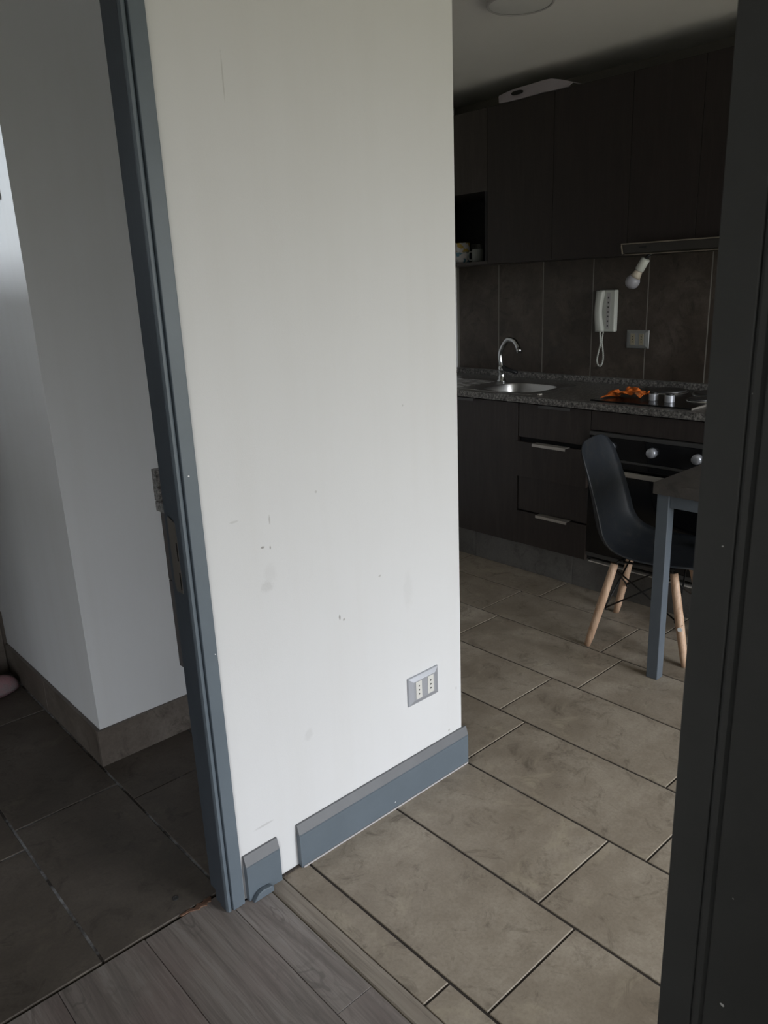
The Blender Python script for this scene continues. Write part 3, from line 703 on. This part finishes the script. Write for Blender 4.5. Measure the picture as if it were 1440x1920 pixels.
# ------------------------------------------------------------------ upper cabinets
XU = 3.100
def upper(name, label, y0, y1, z0, z1, m='wenge'):
    t = thing(name, label, 'cabinet', (3.28, (y0+y1)/2, z0))
    bm = bmesh.new(); box(bm, XU+FT+.001, XB-.0095, y0+.001, y1-.001, z0, z1); C('carcass', bm, m, t); return t
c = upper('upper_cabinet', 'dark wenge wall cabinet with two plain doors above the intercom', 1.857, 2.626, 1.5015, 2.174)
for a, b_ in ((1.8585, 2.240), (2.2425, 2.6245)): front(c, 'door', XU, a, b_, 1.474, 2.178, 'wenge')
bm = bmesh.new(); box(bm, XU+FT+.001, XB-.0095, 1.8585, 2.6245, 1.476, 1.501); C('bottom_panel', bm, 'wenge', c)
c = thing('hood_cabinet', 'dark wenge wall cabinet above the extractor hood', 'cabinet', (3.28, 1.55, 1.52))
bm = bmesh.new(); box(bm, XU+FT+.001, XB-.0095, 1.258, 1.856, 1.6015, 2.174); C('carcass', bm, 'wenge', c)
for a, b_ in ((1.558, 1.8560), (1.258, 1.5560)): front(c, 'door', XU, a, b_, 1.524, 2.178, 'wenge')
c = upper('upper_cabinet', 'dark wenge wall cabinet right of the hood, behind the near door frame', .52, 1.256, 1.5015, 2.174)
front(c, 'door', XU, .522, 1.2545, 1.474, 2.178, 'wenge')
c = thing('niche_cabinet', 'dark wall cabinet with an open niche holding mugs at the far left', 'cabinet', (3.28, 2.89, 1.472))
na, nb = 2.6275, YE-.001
front(c, 'door', XU, na, nb, 1.812, 2.178, 'wenge_lower')  # lighter wenge than its neighbours: end wall reflection put into the colour
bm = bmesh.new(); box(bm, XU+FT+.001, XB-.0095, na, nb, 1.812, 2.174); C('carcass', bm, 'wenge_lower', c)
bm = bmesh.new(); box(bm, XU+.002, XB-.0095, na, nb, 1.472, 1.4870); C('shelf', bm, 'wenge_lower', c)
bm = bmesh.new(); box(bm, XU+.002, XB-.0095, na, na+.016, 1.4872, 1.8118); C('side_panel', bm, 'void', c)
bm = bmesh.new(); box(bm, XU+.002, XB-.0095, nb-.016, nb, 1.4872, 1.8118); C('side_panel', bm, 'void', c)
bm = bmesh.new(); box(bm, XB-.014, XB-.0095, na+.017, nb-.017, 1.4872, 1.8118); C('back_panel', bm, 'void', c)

# hood
t = thing('extractor_hood', 'slim grey extractor hood with pale front edge above the hob', 'extractor hood', (3.25, 1.558, 1.476))
bm = bmesh.new(); prism(bm, [(3.062, 1.517), (3.072, 1.484), (3.09, 1.478), (XB-.010, 1.478), (XB-.010, 1.517)], 'y', 1.262, 1.856); C('body', bm, 'hood', t, bevel=.001)
bm = bmesh.new(); box(bm, 3.056, 3.098, 1.262, 1.858, 1.5172, 1.5215); C('top_edge', bm, 'hood_edge', t)
bm = bmesh.new(); prism(bm, [(3.060, 1.517), (3.058, 1.5115), (3.068, 1.480), (3.076, 1.480), (3.070, 1.517)], 'y', 1.8565, 1.8595); C('end_trim', bm, 'hood_edge', t)
bm = bmesh.new(); box(bm, 3.085, 3.093, 1.262, 1.856, 1.4745, 1.4778); C('bottom_edge', bm, 'hood_edge', t)
bm = bmesh.new(); box(bm, 3.061, 3.066, 1.745, 1.775, 1.499, 1.505); C('switch', bm, 'black_plastic', t)
# hanging bulb
t = thing('clip_lamp', 'white lamp holder with a bulb hanging slantwise under the hood', 'lamp', (3.12, 1.775, 1.474))
ax = Vector((0, .058, -.093)).normalized(); p0 = Vector((0, 0, -.016))
def along(prof, name, m, par, smooth=True):
    bm = bmesh.new(); u = Vector((1, 0, 0)); q = ax.cross(u); rings = []
    for r, h in prof: rings.append([bm.verts.new(p0+ax*h+(u*math.cos(2*math.pi*k/24)+q*math.sin(2*math.pi*k/24))*r) for k in range(24)])
    for a, b_ in zip(rings, rings[1:]):
        for k in range(24): bm.faces.new((a[k], a[(k+1) % 24], b_[(k+1) % 24], b_[k]))
    bm.faces.new(rings[0]); bm.faces.new(rings[-1]); return obj(name, bm, m, par, smooth=smooth, shift=False)
along([(.014, 0), (.0185, .003), (.019, .052), (.017, .055)], 'socket', 'intercom', t)
bl = along([(.0145, .0555), (.0165, .062), (.019, .075), (.022, .086)], 'bulb_collar', 'bulb_base', t)
along([(.022, .0862), (.028, .096), (.0305, .108), (.028, .122), (.021, .132), (.010, .1375), (.001, .139)], 'bulb', 'bulb', t)
bm = bmesh.new(); tube(bm, spline([(0, 0, -.018), (-.004, -.012, -.006), (.006, -.02, .002), (.01, .005, .002)], 5), .006, 8); obj('bracket', bm, 'black_plastic', t, smooth=True)

# intercom handset
t = thing('intercom', 'white wall intercom handset with curly cord loop on the kitchen tiles', 'intercom', (XB-.0090, 2.140, 1.130))
bm = bmesh.new(); box(bm, -.030, 0, -.046, .046, 0, .198); obj('base', bm, 'intercom', t, bevel=.006, seg=3, shift=False)
bm = bmesh.new(); box(bm, -.0306, -.0300, -.020, .000, .014, .184); obj('keypad', bm, 'white_grey', t, shift=False)
for k in range(7):
    bm = bmesh.new(); box(bm, -.0312, -.0306, -.013, -.006, .025+.022*k, .033+.022*k); obj('button', bm, 'dark_metal', t, shift=False)
bm = bmesh.new(); rings = []
for i in range(21):
    s = i/20; z = .002+.194*s; bulge = math.sin(math.pi*s)
    xo = -.060-.016*bulge; xi = -.0305-.018*max(0, bulge-.35)/.65 if .12 < s < .88 else -.0305
    w2 = .0205-.0035*bulge; cy = .0245
    ring = []
    for k in range(16):
        a = 2*math.pi*k/16; px_, py_ = se(a, 1, 1, 3.5); ring.append(bm.verts.new(((xo+xi)/2+px_*(xi-xo)/2, cy+py_*w2, z)))
    rings.append(ring)
for a, b_ in zip(rings, rings[1:]):
    for k in range(16): bm.faces.new((a[k], a[(k+1) % 16], b_[(k+1) % 16], b_[k]))
bm.faces.new(rings[0]); bm.faces.new(rings[-1])
obj('handset', bm, 'intercom', t, smooth=True, shift=False)
core = spline([(-.045, .022, .002), (-.040, .022, -.03), (-.035, .024, -.060), (-.03, .038, -.11), (-.03, .042, -.145), (-.03, .030, -.166), (-.03, .016, -.160), (-.03, .008, -.13), (-.03, .012, -.085), (-.028, .020, -.045), (-.022, .018, .001)], 22)
bm = bmesh.new(); cc = []
for i, p in enumerate(core):
    tt = (core[min(i+1, len(core)-1)]-core[max(i-1, 0)]).normalized(); u = Vector((1, 0, 0)); u = (u-tt*u.dot(tt)).normalized(); q = tt.cross(u); a = i*1.35
    cc.append(p+(u*math.cos(a)+q*math.sin(a))*.0032)
tube(bm, cc, .0022, 6); tube(bm, core, .0030, 6); obj('cord', bm, 'intercom', t, smooth=True, shift=False)

# ------------------------------------------------------------------ mugs and jar in the niche
SZ = 1.4872
def mug(label, x, y, r, h, m, hang=None, body2=None):
    t = thing('mug', label, 'mug', (x, y, SZ), 0)
    bm = bmesh.new(); lathe(bm, [(r*.86, 0), (r*.96, .004), (r, .012), (r, h), (r-.003, h), (r-.0035, .012), (.001, .010)], 32); obj('body', bm, m, t, smooth=False, shift=False)
    for p in bpy.data.objects[t.children[0].name].data.polygons: p.use_smooth = abs(p.normal.z) < .5
    if hang is not None:
        d = Vector((math.cos(hang), math.sin(hang), 0))
        bm = bmesh.new(); tube(bm, spline([d*(r-.001)+Vector((0, 0, h*.78)), d*(r+.018)+Vector((0, 0, h*.80)), d*(r+.027)+Vector((0, 0, h*.5)), d*(r+.018)+Vector((0, 0, h*.20)), d*(r-.001)+Vector((0, 0, h*.22))], 6), .0042, 8)
        obj('handle', bm, body2 or m, t, smooth=True, shift=False)
    return t
mug('white mug with yellow and blue print, in the niche next to the wall edge', 3.22, 2.900, .040, .102, 'mug_print', math.pi*.75, 'mug_white')
mug('pale green-grey mug with its handle to the left, in the niche', 3.22, 2.794, .030, .066, 'mug_green', math.pi*.55)
t = thing('jar', 'dark grey-green jar standing behind the pale mug in the niche', 'jar', (3.32, 2.762, SZ))
bm = bmesh.new(); lathe(bm, [(.030, 0), (.035, .006), (.035, .070), (.026, .080)], 28); obj('body', bm, 'jar', t, smooth=True, shift=False)
bm = bmesh.new(); lathe(bm, [(.030, .0802), (.031, .095), (.029, .097)], 28); obj('lid', bm, 'jar', t, smooth=False, shift=False)
t = thing('storage_tin', 'dark grey tin standing behind the two mugs in the niche', 'tin', (3.33, 2.880, SZ))
bm = bmesh.new(); lathe(bm, [(.040, 0), (.040, .080)], 28); obj('body', bm, 'dark_metal', t, smooth=False, shift=False)
bm = bmesh.new(); lathe(bm, [(.042, .0802), (.042, .094), (.040, .096)], 28); obj('lid', bm, 'dark_metal', t, smooth=False, shift=False)

# ------------------------------------------------------------------ white tray on top of the cabinets
t = thing('plastic_tray', 'white curved plastic tray with oval grip hole on top of the wall cabinets', 'tray', (3.10, 2.36, 2.1785))
def strip_tray():
    bm = bmesh.new()
    low = [(.190, .004), (.135, .0), (.10, 0), (0, .002), (-.05, .006), (-.085, .001), (-.135, .0), (-.190, .001)]
    top = [(.205, .038), (.155, .046), (.10, .051), (0, .053), (-.05, .055), (-.09, .053), (-.14, .040), (-.205, .018)]
    tl = len(low); T = .13
    for k in range(tl-1):
        a, b_ = low[k], low[k+1]; c, d = top[k], top[k+1]
        hx = (.095 < a[0] and False)
        vs = [bm.verts.new(v) for v in ((-.006, a[0], a[1]), (-.006, b_[0], b_[1]), (.010, d[0], d[1]), (.010, c[0], c[1]))]
        bm.faces.new(vs)
        vs = [bm.verts.new(v) for v in ((.010, c[0], c[1]), (.010, d[0], d[1]), (T, d[0], d[1]), (T, c[0], c[1]))]
        bm.faces.new(vs)
        vs = [bm.verts.new(v) for v in ((-.006, a[0], a[1]), (-.006, b_[0], b_[1]), (.03, b_[0], b_[1]*.2), (.03, a[0], a[1]*.2))]
        bm.faces.new(vs)
    bmesh.ops.remove_doubles(bm, verts=bm.verts[:], dist=1e-4)
    return bm
o = obj('body', strip_tray(), 'tray', t, smooth=False, shift=False); sd = o.modifiers.new('thick', 'SOLIDIFY'); sd.thickness = .004; sd.offset = -1
bm = bmesh.new(); n_ = 20; ring = []
prism(bm, [(.088+se(2*math.pi*k/n_, .032, .0085, 2.6)[0], .029+se(2*math.pi*k/n_, .032, .0085, 2.6)[1]) for k in range(n_)], 'x', -.0045, .005)
o = obj('grip_hole', bm, 'hole', t, shift=False); 

# ------------------------------------------------------------------ ceiling lamp
t = thing('ceiling_lamp', 'round flush ceiling lamp, switched off', 'ceiling lamp', (2.345, 1.842, CZ))
bm = bmesh.new(); lathe(bm, [(.098, -.0003), (.112, -.006), (.113, -.026), (.108, -.030), (.104, -.027)], 56, caps=False); obj('ring', bm, 'white_grey', t, smooth=True, shift=False)
bm = bmesh.new(); lathe(bm, [(.104, -.026), (.09, -.028), (.05, -.030), (.001, -.0305)], 56, caps=False); obj('diffuser', bm, 'frost', t, smooth=True, shift=False)

# ------------------------------------------------------------------ table
t = thing('dining_table', 'small table with dark stone-look top and slate grey legs', 'table', (2.57, .85, 0))
tx0, tx1, ty0, ty1 = 2.334, 2.80, .72, 1.257
bm = bmesh.new(); box(bm, tx0, tx1, ty0, ty1, .688, .727); C('tabletop', bm, 'table_top', t, bevel=.0015)
for xx in (tx0+.014, tx1-.054):
    for yy in (ty0+.010, ty1-.052):
        bm = bmesh.new(); box(bm, xx, xx+.040, yy, yy+.043, 0.0005, .6875); C('leg', bm, 'leg_paint', t, bevel=.0025)
        bm = bmesh.new()
bm = bmesh.new(); box(bm, tx0+.022, tx0+.040, ty0+.054, ty1-.053, .643, .6875); C('apron', bm, 'leg_paint', t)
bm = bmesh.new(); box(bm, tx1-.040, tx1-.022, ty0+.054, ty1-.053, .643, .6875); C('apron', bm, 'leg_paint', t)
for yy in (ty0+.020, ty1-.040):
    bm = bmesh.new(); box(bm, tx0+.055, tx1-.055, yy, yy+.018, .643, .6875); C('apron', bm, 'leg_paint', t)

# ------------------------------------------------------------------ chair
ch = thing('dining_chair', 'black moulded shell chair on splayed beech legs, tucked at the table', 'chair', (2.640, 1.405, 0), math.radians(13.9))
# local: x across, y backwards, z up
P = [(-.235, .350), (-.222, .370), (-.19, .376), (-.12, .366), (-.04, .358), (.04, .360), (.11, .372), (.158, .400), (.190, .445), (.208, .500), (.222, .570), (.238, .642), (.254, .712), (.264, .757), (.268, .780), (.269, .790)]
Wd = [.130, .165, .184, .194, .198, .200, .199, .197, .194, .191, .187, .181, .172, .155, .125, .085]
Cu = [.0, .004, .010, .020, .028, .034, .044, .052, .056, .058, .052, .044, .034, .024, .016, .010]       # how far the rim curls up/forward
PP = spline([(0, a, b_) for a, b_ in P], 3); WW = spline([(0, a, b_) for a, b_ in zip(Wd, Cu)], 3)
bm = bmesh.new(); NU = 18; rows_ = []
for i, p in enumerate(PP):
    tt = (PP[min(i+1, len(PP)-1)]-PP[max(i-1, 0)]).normalized(); nrm = Vector((0, -tt.z, tt.y))     # towards the sitter
    wd, cu = WW[i].y, WW[i].z; row = []
    for k in range(NU+1):
        u = k/NU*2-1; row.append(bm.verts.new(Vector((u*wd, p.y, p.z))+nrm*(cu*abs(u)**2.6)))
    rows_.append(row)
for a, b_ in zip(rows_, rows_[1:]):
    for k in range(NU): bm.faces.new((a[k], a[k+1], b_[k+1], b_[k]))
o = obj('seat_shell', bm, 'shell', ch, smooth=True, shift=False); sd = o.modifiers.new('thick', 'SOLIDIFY'); sd.thickness = .006; sd.offset = 0
legs = {}
for sx in (-1, 1):
    for sy in (-1, 1):
        foot = Vector((sx*.1815, sy*.185, .0)); top_ = Vector((sx*.122, sy*.110, .335))
        bm = bmesh.new(); d = top_-foot
        tube(bm, [foot+d*k for k in (0, .12, .5, .9, 1)], [.0125, .0145, .0165, .0155, .0145], 16)
        for v in bm.verts:
            if v.co.z < .0005: v.co.z = .0005
        l_ = obj('leg', bm, 'beech', ch, smooth=True, shift=False); legs[(sx, sy)] = (foot, top_)
        # slotted bracket and bolt near the top, glide sticker lower down
        bm = bmesh.new(); q = foot+d*.78; inn = Vector((-sx, -sy, 0)).normalized()*.013
        tube(bm, [q+inn*.9, foot+d*1.02+inn*.7, Vector((sx*.105, sy*.09, .349))], .0045, 8); obj('bracket', bm, 'wire', ch, smooth=True, shift=False)
def leg_at(s, k): f_, t_ = legs[s]; return f_+(t_-f_)*k
for a, b_ in (((-1, 1), (1, 1)), ((-1, -1), (1, -1)), ((-1, 1), (-1, -1)), ((1, 1), (1, -1))):
    for ka, kb in ((.92, .46), (.46, .92)):
        bm = bmesh.new(); A, B_ = leg_at(a, ka), leg_at(b_, kb); ce = Vector((0, 0, 0))
        A = A+(Vector((0, 0, A.z))-A)*.10; B_ = B_+(Vector((0, 0, B_.z))-B_)*.10
        tube(bm, [A, B_], .0034, 8); obj('strut', bm, 'wire', ch, smooth=True, shift=False)
    
for s_ in legs:
    bm = bmesh.new(); q = leg_at(s_, .46); q2 = q+(Vector((0, 0, q.z))-q)*.13; q1 = q-(Vector((0, 0, q.z))-q).normalized()*.0165
    tube(bm, [q1, q2], .0032, 8); tube(bm, [q2, q2+Vector((0, 0, -.008))], .006, 8); obj('bolt', bm, 'wire', ch, smooth=True, shift=False)
bm = bmesh.new(); box(bm, -.118, .118, -.110, -.100, .342, .348); box(bm, -.118, .118, .080, .090, .346, .352); box(bm, -.117, -.107, -.0995, .0795, .342, .348); box(bm, .107, .117, -.0995, .0795, .342, .348)
obj('under_frame', bm, 'wire', ch, shift=False)
q = leg_at((-1, -1), .42)
bm = bmesh.new(); lathe(bm, [(.0085, 0), (.0085, .002), (.0035, .0021), (.003, .0012)], 20, axis='x'); o = obj('felt_dot', bm, 'white_plastic', ch, smooth=False, shift=False); o.location = q+Vector((-.0178, -.002, 0)); o['label'] = 'small white round cap on the leg'
